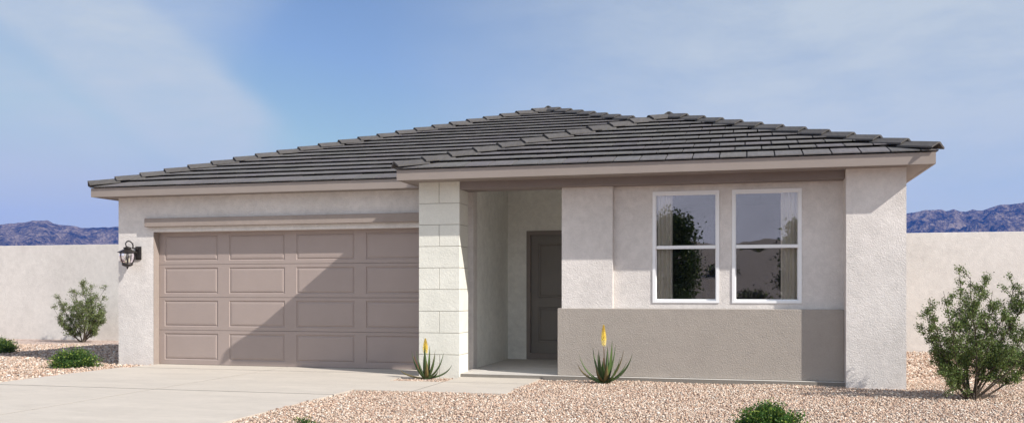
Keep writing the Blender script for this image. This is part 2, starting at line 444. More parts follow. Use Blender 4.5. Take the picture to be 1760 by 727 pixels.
def mountains():
    th = np.arange(math.atan((-850 - 880) / F_PX), math.atan((2800 - 880) / F_PX), .00085)
    R = 74
    V = []
    for a in th:
        px = 880 + F_PX * math.tan(a)
        top = (HOR - skyline(px)) / F_PX / math.sqrt(1 + math.tan(a) ** 2) * MD / math.cos(a) * math.cos(a)
        hh = (HOR - skyline(px)) / F_PX * math.cos(a)
        for j in range(R):
            t = j / (R - 1)
            rr = (MD - 900 + 900 * t) if t <= .86 else MD - 900 + 900 * .86 + (t - .86) * 2600
            ang = -a + YAW
            x, y = -math.sin(ang) * rr, math.cos(ang) * rr
            q = Vector((x, y, 0)) / 260
            n1 = mnoise.ridged_multi_fractal(q, .9, 2.1, 6, .9, 2.0, noise_basis='PERLIN_ORIGINAL')
            n2 = mnoise.fractal(Vector((x, y, 3)) / 42, .8, 2.2, 4)
            n3 = mnoise.noise(Vector((x, y, 9)) / 13)
            if t <= .86:
                s = t / .86
                prof = s ** 1.15
                rsl = hh * (MD - 900 * .14)
                z = rsl * prof + (n1 - 1.1) * 40 * math.sin(math.pi * min(s, 1)) + n2 * 15 * min(1, s * 3) * (1 - .55 * s) + n3 * 7 * (1 - .6 * s)
                lim = hh * rr * (1.0 if s > .985 else .97) + (n2 * 2.2 + n3 * 1.4)
                z = min(z, lim)
                if s > .975: z = lim
            else:
                z = hh * (MD - 126) * (1 - (t - .86) / .14 * 1.4)
            V.append((x, y, max(z, -20)))
    n = len(th); Fs = [(i * R + j, (i + 1) * R + j, (i + 1) * R + j + 1, i * R + j + 1) for i in range(n - 1) for j in range(R - 1)]
    mb = MB(); mb.add(V, Fs, False)
    return mb.build('mountain_range', M_MOUNT)
tag(mountains(), kind='structure')

# haze of the desert air between the house and the mountains
mb = MB(); mb.box(-2750, 2750, -60, 2700, -21.5, 275)
hz = mb.build('haze', None)
hm = bpy.data.materials.new('haze'); hm.use_nodes = True; hnt = hm.node_tree; hnt.nodes.clear()
pv = N(hnt, 'ShaderNodeVolumePrincipled'); pv.inputs['Density'].default_value = 1.35e-4; pv.inputs['Color'].default_value = (.05, .26, 1.0, 1)
ho = N(hnt, 'ShaderNodeOutputMaterial'); hnt.links.new(pv.outputs[0], ho.inputs['Volume'])
hz.data.materials.append(hm); tag(hz, kind='stuff', label='thin blue haze in the air before the mountains', cat='haze')

# ------------------------------------------------------------------ driveway and walk
def slabs(name, polys, mat, z0=-.10, z1=.004):
    mb = MB()
    for p in polys: mb.prism(p, z0, z1)
    return tag(mb.build(name, mat), kind='structure')
g, gy = .009, .019
XL = -9.43
def rect(a, b, c, d): return [(a, c), (b, c), (b, d), (a, d)]
drive = []
for (ya, yb) in ((1.0, 3.8), (3.8, 6.8), (6.8, 9.77), (9.77, 12.45)):
    for (xa, xb) in ((XL, -6.95 - g), (-6.95 + g, -4.60)):
        drive.append(rect(xa, xb, ya + gy, yb - gy))
drive += [rect(-4.598, -4.434, 11.95, 12.431), rect(-4.533, -3.92, 12.469, 12.974)]
drive += [rect(-9.30, -6.95 - g, 12.45 + gy, 13.115), rect(-6.95 + g, -4.535, 12.45 + gy, 13.115)]
dv = slabs('driveway', drive, M_CONC)
mb = MB(); mb.box(XL + .005, -4.605, 1.05, 12.45, -.09, .0022); mb.box(-9.29, -4.54, 12.45, 13.11, -.09, .0022); mb.build('control_joint', M_JOINT, dv)
wk = slabs('walkway', [rect(-4.60 + .0, -3.84 - g, 10.33, 11.48 - gy * .7), rect(-3.84 + g, -2.70, 10.33, 11.48 - gy * .7), rect(-3.84 + g, -2.70, 11.48 + gy * .7, 12.197)], M_CONC)
mb = MB(); mb.box(-4.55, -2.71, 10.34, 11.46, -.09, .0022); mb.box(-3.83, -2.71, 11.46, 12.19, -.09, .0022); mb.build('control_joint', M_JOINT, wk)

# ------------------------------------------------------------------ house
H = thing('house', (-4.0, 13.0, 0), 'single storey pale stucco house with grey hipped tile roof and two car garage door', 'house')
YG, YWIN, YR, YC, YP = 12.977, 12.406, 12.067, 12.331, 12.160
YE, YE2 = 11.790, 12.690
ZF, ZFT, ZB = 2.687, 2.826, 2.586
XE0, XE1, XEL = -4.617, 2.161, -10.195
YBACK = 26.0
w = MB()
wall_x(w, -9.90, -3.885, YG, YG + .2, -.1, ZF + .05, [(-9.252, -4.535, -1, 2.13)])
w.box(-9.90, -9.70, YG + .2, YBACK, -.1, ZF + .05)
w.box(1.187, 1.88, YR, 12.60, -.1, ZF + .05)
w.box(1.70, 1.88, 12.60, YBACK, -.1, ZF + .05)
w.box(-9.70, 1.70, YBACK - .2, YBACK, -.1, ZF + .05)
WIN = [(-1.220, -.349, 1.029, 2.506), (-.189, .683, 1.029, 2.506)]
wall_x(w, -1.744, 1.187, YWIN, YWIN + .19, 0, ZF + .05, WIN)
w.box(-2.438, -1.744, YC, 12.60, .052, ZF + .05)
w.build('wall', M_WALL, H)
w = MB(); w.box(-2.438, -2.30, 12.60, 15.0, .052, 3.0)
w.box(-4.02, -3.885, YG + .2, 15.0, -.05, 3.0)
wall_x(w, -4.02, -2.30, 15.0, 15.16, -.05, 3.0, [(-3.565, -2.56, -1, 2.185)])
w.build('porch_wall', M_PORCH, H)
w = MB(); w.box(-4.02, -2.30, YG + .2, 15.16, 3.0, 3.06); w.box(-3.885, -2.438, 12.56, YG+.2, 3.0, 3.06); w.build('porch_ceiling', M_WHITE, H)
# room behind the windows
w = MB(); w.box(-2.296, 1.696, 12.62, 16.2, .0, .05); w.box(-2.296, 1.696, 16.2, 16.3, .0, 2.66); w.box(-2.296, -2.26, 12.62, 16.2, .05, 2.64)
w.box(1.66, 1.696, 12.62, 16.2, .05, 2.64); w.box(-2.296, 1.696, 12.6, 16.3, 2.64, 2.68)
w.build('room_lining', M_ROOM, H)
# porch slab and stem wall ledge
w = MB(); w.box(-3.903, 1.185, 12.205, 12.62, -.10, .05, .004); w.box(-3.883, -2.30, 12.62, 15.0, -.1, .0495)
w.build('porch_slab', M_SLAB, H)
w = MB(); w.box(-3.907, 1.1855, 12.199, 12.2045, -.10, .0455); w.build('slab_edge', M_EDGE, H)
w = MB(); w.box(-2.486, 1.185, 12.273, 12.403, .052, .954, .006); w.box(-2.486, -2.30, 12.403, 12.56, .052, .954)
w.build('wainscot', M_WAIN, H)
w = MB(); w.box(-3.838, 1.185, 12.172, 12.56, ZB, ZF + .01, .004)
w.build('beam', M_BEAM, H)
# stacked block pier with joints
pier = MB()
zs = [.0, .305, .605, .906, 1.207, 1.506, 1.803, 2.103, 2.399, 2.70]
zs[0] = -.03
px0, px1, py0, py1 = -4.432, -3.839, YP, 12.569
jg = .0035
for i in range(9):
    a, b = zs[i] + (jg if i else 0), zs[i + 1] - jg
    if i % 2 == 0:
        xm = (px0 + px1) / 2
        pier.box(px0, xm - jg, py0, py1, a, b, .003); pier.box(xm + jg, px1, py0, py1, a, b, .003)
    else:
        pier.box(px0, px1, py0, py1, a, b, .003)
pp = pier.build('block_pier', M_BLOCK, H)
mo = MB(); mo.box(px0 + .008, px1 - .008, py0 + .008, py1 - .008, -.02, 2.70); M_MORT = painted('mortar', (.34, .32, .28), .9, .05, bscale=90)
mo.build('mortar_joint', M_MORT, pp)
# header trim over the garage door
w = MB(); w.box(-9.364, -4.44, YG - .082, YG - .001, 2.209, 2.345, .005); w.build('header_trim', M_TRIM, H)
for xa, xb in ((-9.2505, -9.245), (-4.542, -4.5365)):
    w = MB(); w.box(xa, xb, YG + .001, YG + .139, 0.0, 2.128); w.build('garage_jamb', M_TRIM, H)

# garage door: four sections with four raised panels each
YD = YG + .141
gd = bpy.data.objects.new('garage_door', None); COL.objects.link(gd); gd.parent = H; gd.location = (-2.9, YD - 13.0, 0)
ZJ = [.006, .5575, 1.0840, 1.6105, 2.135]
PX = [(-9.144, -8.174), (-7.973, -7.000), (-6.802, -5.824), (-5.636, -4.660)]
for k in range(4):
    s = MB(); za, zb = ZJ[k] + .0025, ZJ[k + 1] - .0025
    pz0, pz1 = ZJ[k] + .058 if k else ZJ[k] + .075, ZJ[k + 1] - .052
    holes = [(a, b, pz0, pz1) for a, b in PX]
    wall_x(s, -9.2445, -4.5425, YD, YD + .045, za, zb, [(a, b, c, d) for a, b, c, d in holes])
    for a, b, c, d in holes:
        rings = [(0, 0), (.010, .011), (.020, .013), (.034, .002), (.044, .002), (.050, .0)]
        prev = None
        for ins, dep in rings:
            cur = [(a + ins, YD + dep, c + ins), (b - ins, YD + dep, c + ins), (b - ins, YD + dep, d - ins), (a + ins, YD + dep, d - ins)]
            if prev: s.add(prev + cur, [(i, (i + 1) % 4, 4 + (i + 1) % 4, 4 + i) for i in range(4)])
            prev = cur
        s.add(prev, [(0, 1, 2, 3)])
    s.build('door_section', M_GARAGE, gd)
s = MB(); s.box(-9.244, -4.543, YD + .002, YD + .03, -.02, .0085); s.build('bottom_seal', M_BLACK, gd)

# front door
fd = MB(); dx0, dx1, dz0, dz1 = -3.497, -2.60, .155, 2.115; dy = 15.05
dh = [(dx0 + .12, dx1 - .12, 1.07, dz1 - .13), (dx0 + .12, dx1 - .12, dz0 + .17, .92)]
wall_x(fd, dx0, dx1, dy, dy + .045, dz0, dz1, dh)
for a, b, c, d in dh:
    prev = None
    for ins, dep in [(0, 0), (.015, .014), (.03, .016), (.055, .002), (.06, 0.004)]:
        cur = [(a + ins, dy + dep, c + ins), (b - ins, dy + dep, c + ins), (b - ins, dy + dep, d - ins), (a + ins, dy + dep, d - ins)]
        if prev: fd.add(prev + cur, [(i, (i + 1) % 4, 4 + (i + 1) % 4, 4 + i) for i in range(4)])
        prev = cur
    fd.add(prev, [(0, 1, 2, 3)])
fdo = fd.build('front_door', M_DOOR, H)
w = MB(); wall_x(w, -3.562, -2.563, 14.985, 15.11, .052, 2.183, [(dx0, dx1, dz0, dz1)]); w.build('door_frame', M_FRAME, H)

# windows
def window(x0, x1, z0, z1, glass_y):
    f = .041
    r = bpy.data.objects.new('window', None); COL.objects.link(r); r.parent = H
    r.location = Vector(((x0 + x1) / 2, YWIN, z0)) - H.location
    fr = MB(); wall_x(fr, x0 + .001, x1 - .001, YWIN - .012, YWIN + .10, z0 + .001, z1 - .001, [(x0 + f, x1 - f, z0 + f * .8, z1 - f)])
    fr.build('window_frame', M_WHITE, r)
    zm = 1.766
    a, b, c, d = x0 + f, x1 - f, z0 + f * .8, z1 - f
    su = MB(); wall_x(su, a, b, YWIN + .006, YWIN + .035, zm - .022, d, [(a + .010, b - .010, zm + .022, d - .012)]); so_ = su.build('upper_sash', M_WHITE, r)
    p = MB(); p.box(a + .008, b - .008, YWIN + .018, YWIN + .022, zm + .018, d - .010); p.build('pane', M_GLASS, so_)
    su = MB(); wall_x(su, a, b, YWIN + .040, YWIN + .068, c, zm + .018, [(a + .012, b - .012, c + .018, zm - .018)]); so_ = su.build('lower_sash', M_WHITE, r)
    p = MB(); p.box(a + .010, b - .010, YWIN + .050, YWIN + .054, c + .016, zm - .016); p.build('pane', M_GLASS, so_)
for x0, x1, z0, z1 in WIN: window(x0, x1, z0, z1, YWIN)
def curtain(x0, x1, y, folds, amp, label):
    mb = MB(); n = folds * 14; vs = []
    for j, z in enumerate(np.linspace(.55, 2.56, 12)):
        for i in range(n + 1):
            t = i / n
            ph = t * folds * 2 * math.pi
            vs.append((x0 + (x1 - x0) * t + .006 * math.sin(ph * 2), y + amp * math.sin(ph) * (1 + .12 * math.sin(z * 2.1 + t * 7)), z))
    fs = [(j * (n + 1) + i, j * (n + 1) + i + 1, (j + 1) * (n + 1) + i + 1, (j + 1) * (n + 1) + i) for j in range(11) for i in range(n)]
    mb.add(vs, fs, True)
    o = mb.build('curtain', M_CURTAIN)
    md = o.modifiers.new('thickness', 'SOLIDIFY'); md.thickness = .003
    tag(o, label, 'curtain', 'curtains behind the window glass')
curtain(-1.20, -.96, YWIN + .106, 4, .030, 'cream folded curtain inside the left window, at its left edge')
curtain(.43, .66, YWIN + .106, 4, .030, 'cream folded curtain inside the right window, at its right edge')

# soffit and fascia
w = MB()
for a, b, c, d in ((XEL + .03, XE0 + .0, YE2 + .03, YG + .05), (XEL + .03, -9.85, YG + .05, YBACK), (XE0 + .03, XE1 - .03, YE + .03, 12.172 - .002),
                   (XE0 + .03, -3.84, 12.172 - .002, YG + .05), (1.19, XE1 - .03, 12.172 - .002, YBACK)):
    w.box(a, b, c, d, ZF + .004, ZF + .024)
w.build('soffit', M_SOFFIT, H)
w = MB(); t = .035
w.box(XE0, XE1, YE, YE + t, ZF, ZFT); w.box(XE0, XE0 + t, YE + t, YE2 + t, ZF, ZFT); w.box(XE1 - t, XE1, YE + t, YBACK + .3, ZF, ZFT)
w.box(XEL, XE0, YE2, YE2 + t, ZF, ZFT); w.box(XEL, XEL + t, YE2 + t, YBACK + .3, ZF, ZFT)
w.build('fascia', M_FASCIA, H)

# ---- roof
SL = .338
Z0R = ZFT + .004
YB2 = YBACK + .3
RF = bpy.data.objects.new('roof', None); COL.objects.link(RF); RF.parent = H; RF.location = (0, 0, ZFT)
def clip(poly, nx, ny, c):
    """keep the side nx*x+ny*y<=c"""
    out = []
    for i in range(len(poly)):
        p, q = poly[i], poly[(i + 1) % len(poly)]
        dp, dq = nx * p[0] + ny * p[1] - c, nx * q[0] + ny * q[1] - c
        if dp <= 0: out.append(p)
        if (dp < 0 < dq) or (dq < 0 < dp):
            k = dp / (dp - dq); out.append((p[0] + (q[0] - p[0]) * k, p[1] + (q[1] - p[1]) * k))
    return out
def clip_convex(poly, region):
    for i in range(len(region)):
        a, b = region[i], region[(i + 1) % len(region)]
        ex, ey = b[0] - a[0], b[1] - a[1]
        poly = clip(poly, ey, -ex, ey * a[0] - ex * a[1])
        if len(poly) < 3: return []
    return poly
hm_, hw_ = (XE1 - XEL) / 2, (XE1 - XE0) / 2
AX, AY = XEL + hm_, YE2 + hm_            # main apex
WX, WY = XE0 + hw_, YE + hw_             # wing apex
JY = YE2 + (WX - XE0)                    # where the wing ridge meets the main slope
AYB = YB2 - hm_
slopes = [
    ('F', YE2, [[(XEL, YE2), (XE0, YE2), (WX, JY), (AX, AY)]]),
    ('F', YE, [[(XE0, YE), (XE1, YE), (WX, WY)]]),
    ('L', XE0, [[(XE0, YE), (WX, WY), (WX, JY), (XE0, YE2)]]),
    ('R', XE1, [[(XE1, YE), (XE1, JY + 5), (WX, JY), (WX, WY)], [(XE1, JY + 5), (XE1, YB2), (AX, AYB), (AX, AY), (WX, JY)]]),
    ('L', XEL, [[(XEL, YE2), (AX, AY), (AX, AYB), (XEL, YB2)]]),
    ('B', YB2, [[(XE1, YB2), (XEL, YB2), (AX, AYB)]]),
]
EXP_, TW = .345 / math.sqrt(1 + SL * SL) * 1.0, .332
tiles = MB(); deck = MB()
for kind, base, regs in slopes:
    for reg in regs:
        if kind == 'F': up = lambda p: p[1] - base; uv = lambda a, b: (a, base + b); amin, amax = min(p[0] for p in reg), max(p[0] for p in reg)
        elif kind == 'B': up = lambda p: base - p[1]; uv = lambda a, b: (a, base - b); amin, amax = min(p[0] for p in reg), max(p[0] for p in reg)
        elif kind == 'L': up = lambda p: p[0] - base; uv = lambda a, b: (base + b, a); amin, amax = min(p[1] for p in reg), max(p[1] for p in reg)
        else: up = lambda p: base - p[0]; uv = lambda a, b: (base - b, a); amin, amax = min(p[1] for p in reg), max(p[1] for p in reg)
        area = sum(reg[i][0] * reg[(i + 1) % len(reg)][1] - reg[(i + 1) % len(reg)][0] * reg[i][1] for i in range(len(reg)))
        ccw = reg if area > 0 else reg[::-1]
        deck.add([(x, y, Z0R + SL * up((x, y)) - .012) for x, y in ccw], [tuple(range(len(ccw)))])
        nb = int(max(up(p) for p in reg) / EXP_) + 1
        for i in range(nb):
            b0 = i * EXP_ - (.03 if i == 0 else 0); b1 = (i + 1) * EXP_ + .03
            off = (.5 * (i % 2) + .07 * math.sin(i * 2.3)) * TW
            k = int((amin - off) / TW) - 1
            while k * TW + off < amax:
                a0, a1 = k * TW + off + .008, (k + 1) * TW + off - .008
                k += 1
                if kind in 'FR' or True:
                    q = [uv(a0, b0), uv(a1, b0), uv(a1, b1), uv(a0, b1)]
                ar = sum(q[m][0] * q[(m + 1) % 4][1] - q[(m + 1) % 4][0] * q[m][1] for m in range(4))
                if ar < 0: q = q[::-1]
                rg = ccw
                if i == 0:   # let the first course hang past the fascia
                    if kind == 'F': rg = [(x, y - .03) if abs(y - base) < 1e-6 else (x, y) for x, y in ccw]
                    elif kind == 'R': rg = [(x + .03, y) if abs(x - base) < 1e-6 else (x, y) for x, y in ccw]
                    elif kind == 'L': rg = [(x - .03, y) if abs(x - base) < 1e-6 else (x, y) for x, y in ccw]
                q = clip_convex(q, rg)
                if len(q) < 3: continue
                jit = random.uniform(-.0015, .0015); g_ = random.gauss(1, .04)
                if random.random() < .05: g_ *= .88
                tiles.cc = (g_, g_ * random.uniform(.97, 1.02), g_ * random.uniform(.96, 1.03))
                n = len(q); vs = []
                for lay in (0, 1):
                    for x, y in q:
                        b = up((x, y)); fr_ = (b - b0) / (b1 - b0)
                        z = Z0R + SL * b + .054 - .043 * fr_ - (.020 * (1 - fr_) if i == 0 else 0) + jit - (0 if lay else .013)
                        vs.append((x, y, z))
                tiles.add(vs, [tuple(range(n - 1, -1, -1)), tuple(range(n, 2 * n))] + [(m, (m + 1) % n, n + (m + 1) % n, n + m) for m in range(n)])
tiles.build('roof_tiles', M_TILE, RF)
deck.build('roof_deck', M_DECK, RF)

def caps(p0, p1, z0, z1, first=0.0, drop=.56):
    """a run of inverted V cap tiles from the low end to the high end"""
    mb = MB()
    a = Vector((p0[0], p0[1], z0)); b = Vector((p1[0], p1[1], z1)); L = (b - a).length
    d = (b - a).normalized(); side = d.cross(Vector((0, 0, 1))).normalized(); upv = side.cross(d).normalized()
    n = max(1, int(L / .385)); e = L / n
    for i in range(n):
        s0 = a + d * (i * e - (.02 if i == 0 else .0)); s1 = a + d * ((i + 1) * e + .05)
        j = random.uniform(-.003, .003); g_ = random.gauss(.66, .03); mb.cc = (g_, g_ * .99, g_ * .97)
        ring = []
        for s, hgt in ((s0, .124 + j), (s1, .084 + j)):
            wd, tk = .118, .020
            for (x, z) in ((-wd, hgt - wd * drop), (-.018, hgt - .004), (.018, hgt - .004), (wd, hgt - wd * drop), (wd, hgt - wd * drop - tk), (0, hgt - tk), (-wd, hgt - wd * drop - tk)):
                ring.append(s + side * x + upv * z)
        m = 7
        mb.add(ring, [tuple(range(m - 1, -1, -1)), tuple(range(m, 2 * m))] + [(k, (k + 1) % m, m + (k + 1) % m, m + k) for k in range(m)])
    return mb.build('ridge_cap', M_TILE, RF)
zr = lambda h: Z0R + SL * h
# mortar bed filling the hollow under the hip caps
mbd = MB()
for (p0, p1, z0_, z1_) in (((XEL, YE2), (AX, AY), Z0R, zr(hm_)), ((WX, JY), (AX, AY), zr(hw_), zr(hm_)), ((XE0, YE), (WX, WY), Z0R, zr(hw_)), ((XE1, YE), (WX, WY), Z0R, zr(hw_))):
    a_ = Vector((*p0, z0_)); b_ = Vector((*p1, z1_)); sd_ = (b_ - a_).cross(Vector((0, 0, 1))).normalized() * .035; a_ = a_ + (b_ - a_).normalized() * .12
    u_ = Vector((0, 0, .085)); mbd.add([a_ - sd_, a_ + sd_, a_ + sd_ + u_, a_ - sd_ + u_, b_ - sd_, b_ + sd_, b_ + sd_ + u_, b_ - sd_ + u_], [(0, 1, 2, 3), (7, 6, 5, 4), (0, 4, 5, 1), (1, 5, 6, 2), (2, 6, 7, 3), (3, 7, 4, 0)])
mbd.build('hip_mortar', M_DECK, RF)
caps((XEL, YE2), (AX, AY), Z0R, zr(hm_))
caps((WX + .05, JY - .05), (AX, AY), zr(hw_), zr(hm_))
caps((AX, AY), (AX, AYB), zr(hm_), zr(hm_) + .001)
caps((XE0, YE), (WX, WY), Z0R, zr(hw_))
caps((XE1, YE), (WX, WY), Z0R, zr(hw_))
caps((WX, WY), (WX, JY), zr(hw_), zr(hw_) + .001)
caps((XE1, YB2), (AX, AYB), Z0R, zr(hm_))
caps((XEL, YB2), (AX, AYB), Z0R, zr(hm_))

# ------------------------------------------------------------------ wall lantern
def lantern():
    D = .17
    yw = YG
    cy = yw - D; t_ = (219.0 - 880) / F_PX; cx = cy * (t_ * math.cos(YAW) - math.sin(YAW)) / (math.cos(YAW) + t_ * math.sin(YAW))
    K = 15.1 / F_PX
    zt = lambda py: CZ + (HOR - py) * (-math.sin(YAW) * cx + math.cos(YAW) * cy) / F_PX
    L = thing('wall_lantern', (cx + .12, yw, zt(440)), 'black metal carriage lantern with scroll arm and clear glass beside the garage door', 'lantern')
    bx = cx + .0
    mb = MB(); bpx = P3(231.5, 435, 15.2).x
    # back plate
    poly = []
    mb.box(bx - .055 + .085, bx + .055 + .085, yw - .022, yw - .0, zt(446), zt(423), .006); mb.box(bx + .05, bx + .12, yw - .030, yw - .022, zt(443), zt(426), .004)
    mb.build('back_plate', M_BLACK, L)
    arm = MB()
    pts = [(bx + .085, yw - .02, zt(427))]
    for k in range(15):
        a = -0.9 + k / 14 * (math.pi + 2.3)
        r = .062 if k < 10 else .062 - (k - 9) * .006
        pts.append((bx + .02 + r * math.cos(a) * .95, cy + .05 - .05 * min(1, k / 6), zt(421) + r * math.sin(a)))
    arm.tube(pts, [.011] * 9 + [.0095] * 7, 7)
    arm.lathe([(.004, zt(424) - .02), (.014, zt(424) - .012), (.018, zt(424)), (.010, zt(424) + .014), (.003, zt(424) + .018)], cx - .012, cy, 8, True)
    arm.tube([(bx + .085, yw - .02, zt(437)), (bx + .04, cy + .07, zt(430)), (cx + .01, cy, zt(426))], .009, 6)
    arm.build('scroll_arm', M_BLACK, L)
    cap = MB()
    cap.lathe([(.03, zt(424)), (.062, zt(426) + .004), (.066, zt(426) - .004), (.048, zt(427.5)), (.055, zt(428)), (.135, zt(432.5)), (.150, zt(433.2)), (.150, zt(434.2)), (.12, zt(434.6))], cx, cy, 12, rot=.2)
    cap.build('lantern_roof', M_BLACK, L)
    gl = MB()
    prof = [(.112, zt(434.8)), (.118, zt(440)), (.108, zt(446)), (.086, zt(451)), (.062, zt(454))]
    gl.lathe(prof, cx, cy, 12, rot=.2); gl.build('glass_shade', M_LGLASS, L)
    ribs = MB()
    for k in range(6):
        a = 2 * math.pi * k / 6 + .2
        ribs.tube([(cx + (r + .004) * math.cos(a), cy + (r + .004) * math.sin(a), z) for r, z in prof], .0085, 5)
    ribs.lathe([(.116, zt(434.2)), (.122, zt(434.6)), (.122, zt(435.4)), (.114, zt(435.6))], cx, cy, 12, rot=.2)
    ribs.build('cage', M_BLACK, L)
    base = MB()
    base.lathe([(.058, zt(452.4)), (.084, zt(453)), (.088, zt(454)), (.074, zt(456.5)), (.04, zt(458)), (.018, zt(459)), (.012, zt(460)), (.013, zt(461)), (.004, zt(462.4))], cx, cy, 12, rot=.2)
    base.build('base_finial', M_BLACK, L)
    bu = MB()
    for dx in (-.03, .03):
        bu.lathe([(.012, zt(452.6)), (.012, zt(446)), (.006, zt(445)), (.010, zt(443)), (.003, zt(440))], cx + dx, cy, 8, True)
    bu.build('candle_sleeve', M_RUST, L)
lantern()

# ------------------------------------------------------------------ boundary wall
mb = MB(); mb.box(-60, 45, 19.58, 19.78, -.1, 2.322, .006)
tag(mb.build('boundary_wall', M_FENCE), 'long pale cream stucco boundary wall behind the house, below the mountains', 'wall')

# ------------------------------------------------------------------ plants
def leaf_quads(C, D, Ln, Wd, cols):
    """C centres (n,3), D leaf directions (n,3), lengths, widths; a folded 4 vertex leaf each. returns MB"""
    n = len(C)
    D = D / np.linalg.norm(D, axis=1, keepdims=True)
    R = RNG.normal(size=(n, 3)); S = np.cross(D, R); S /= np.linalg.norm(S, axis=1, keepdims=True)
    Nn = np.cross(S, D)
    Ln = Ln[:, None]; Wd = Wd[:, None]
    p0 = C - D * Ln * .5; p2 = C + D * Ln * .5
    p1 = C + S * Wd * .5 + Nn * Wd * .12; p3 = C - S * Wd * .5 + Nn * Wd * .12
    V = np.stack([p0, p1, p2, p3], 1).reshape(-1, 3)
    return V, np.repeat(cols, 4, 0)
def np_mesh(name, V, npf, cols, mat, parent=None):
    off = np.zeros(3)
    if parent is not None: off = np.array(parent.location)
    V = (V - off).astype(np.float32)
    me = bpy.data.meshes.new(name); n = len(V); nf = n // npf
    me.vertices.add(n); me.vertices.foreach_set('co', V.ravel())
    me.loops.add(n); me.loops.foreach_set('vertex_index', np.arange(n, dtype=np.int32))
    me.polygons.add(nf); me.polygons.foreach_set('loop_start', np.arange(0, n, npf, dtype=np.int32))
    me.polygons.foreach_set('loop_total', np.full(nf, npf, dtype=np.int32))
    me.update(calc_edges=True)
    at = me.color_attributes.new('tint', 'FLOAT_COLOR', 'POINT')
    at.data.foreach_set('color', np.concatenate([cols, np.ones((n, 1))], 1).astype(np.float32).ravel())
    me.materials.append(mat)
    o = bpy.data.objects.new(name, me); COL.objects.link(o)
    if parent is not None: o.parent = parent
    return o
def green(n, base, var=.25, tip=None, tipf=.0):
    c = np.array(base)[None] * (1 + RNG.normal(size=(n, 1)) * var).clip(.35, 1.9)
    c = c * (1 + RNG.normal(size=(n, 3)) * .06)
    if tip is not None:
        m = RNG.random(n) < tipf; c[m] = np.array(tip) * (1 + RNG.normal(size=(m.sum(), 1)) * .2)
    return c.clip(.004, 1)

def open_bush(name, base, tips, label, cat, leaf=.02, per=26, twigs=9, col=(.075, .11, .035), spread=.16, stem_r=.010, leaf_w=.55, group=None, low=.25, seed=1, dense=1.0):
    rnd = random.Random(seed)
    T = thing(name, base, label, cat, group)
    st = MB(); C = []; D = []
    for tp, wt in tips:
        b = base + Vector((rnd.uniform(-.05, .05), rnd.uniform(-.05, .05), -.03))
        v = tp - b; L = v.length
        bow = Vector((rnd.uniform(-.08, .08), rnd.uniform(-.08, .08), rnd.uniform(-.10, .02))) * L
        pts = []
        for k in range(13):
            t = k / 12
            wob = Vector((math.sin(t * 9 + wt * 7), math.cos(t * 8 + wt * 5), 0)) * .012 * L * t
            pts.append(b + v * t + bow * math.sin(math.pi * t) + wob)
        g_ = rnd.uniform(.8, 1.2); st.cc = (.075 * g_, .058 * g_, .042 * g_)
        st.tube(pts, [stem_r * (1 - .8 * k / 12) * (.7 + .5 * wt) for k in range(13)], 5)
        nt_ = int(twigs * (.5 + wt) * (1 + L))
        for q in range(nt_):
            t = rnd.uniform(low, 1.0) ** .85
            i = min(11, int(t * 12)); p = pts[i].lerp(pts[i + 1], t * 12 - i)
            d = (v.normalized() * .7 + Vector((rnd.gauss(0, .75), rnd.gauss(0, .75), rnd.gauss(.25, .45)))).normalized()
            l = rnd.uniform(.55, 1.25) * spread * (1.15 - .45 * t) * (.7 + .5 * L)
            d2 = (d + Vector((rnd.gauss(0, .3), rnd.gauss(0, .3), .25))).normalized()
            tw = [p, p + d * l * .5, p + d * l * .5 + d2 * l * .5]
            st.tube(tw, [.0042, .003, .0014], 4, cap=False)
            subs = [(tw[1], tw[2])]
            for r in range(3):
                s0 = tw[1].lerp(tw[2], rnd.uniform(-.4, .8)) ; dd = (d2 + Vector((rnd.gauss(0, .7), rnd.gauss(0, .7), rnd.gauss(.1, .5)))).normalized()
                e_ = s0 + dd * l * rnd.uniform(.3, .6); st.tube([s0, e_], [.0022, .001], 3, cap=False); subs.append((s0, e_))
            for a, b_ in subs:
                m = int(per * dense * rnd.uniform(.3, .75))
                for _ in range(m):
                    u = rnd.random() ** .7
                    c = a.lerp(b_, u) + Vector((rnd.gauss(0, 1), rnd.gauss(0, 1), rnd.gauss(0, 1))) * leaf * .95
                    C.append(c); D.append(((b_ - a).normalized() + Vector((rnd.gauss(0, .8), rnd.gauss(0, .8), rnd.gauss(.2, .8)))))
    st.build('stems', M_STEM, T)
    n = len(C); C = np.array(C); D = np.array(D)
    Ln = leaf * RNG.uniform(.6, 1.35, n); V, cc = leaf_quads(C, D, Ln, Ln * leaf_w, green(n, col, .30, (.16, .20, .07), .10))
    np_mesh('foliage', V, 4, cc, M_LEAF, T)
    return T

def tipsat(base, d0, lst):
    out = []
    for i, (px, py, dd) in enumerate(lst):
        out.append((P3(px, py, d0 + dd), (i * .37) % 1))
    return out
# the big open shrub in front on the right
b = G(1672, 684); d0 = CZ * F_PX / (684 - HOR)
open_bush('creosote_bush', b, tipsat(b, d0 - .12, [(1648, 478, .1), (1600, 512, -.2), (1592, 566, .1), (1622, 500, .35), (1668, 476, -.2), (1690, 486, .3), (1708, 500, 0), (1742, 490, .2),
    (1775, 500, .1), (1800, 540, -.2), (1770, 560, .3), (1725, 540, -.35), (1640, 560, -.3), (1610, 605, .1), (1628, 640, -.1), (1745, 600, -.2), (1810, 590, .1), (1660, 520, .4), (1695, 560, .3), (1650, 640, .2)]),
    'large open many-stemmed green shrub in gravel at the far right', 'shrub', leaf=.021, per=24, twigs=12, col=(.115, .160, .040), spread=.135, stem_r=.012, seed=3, dense=1.9)
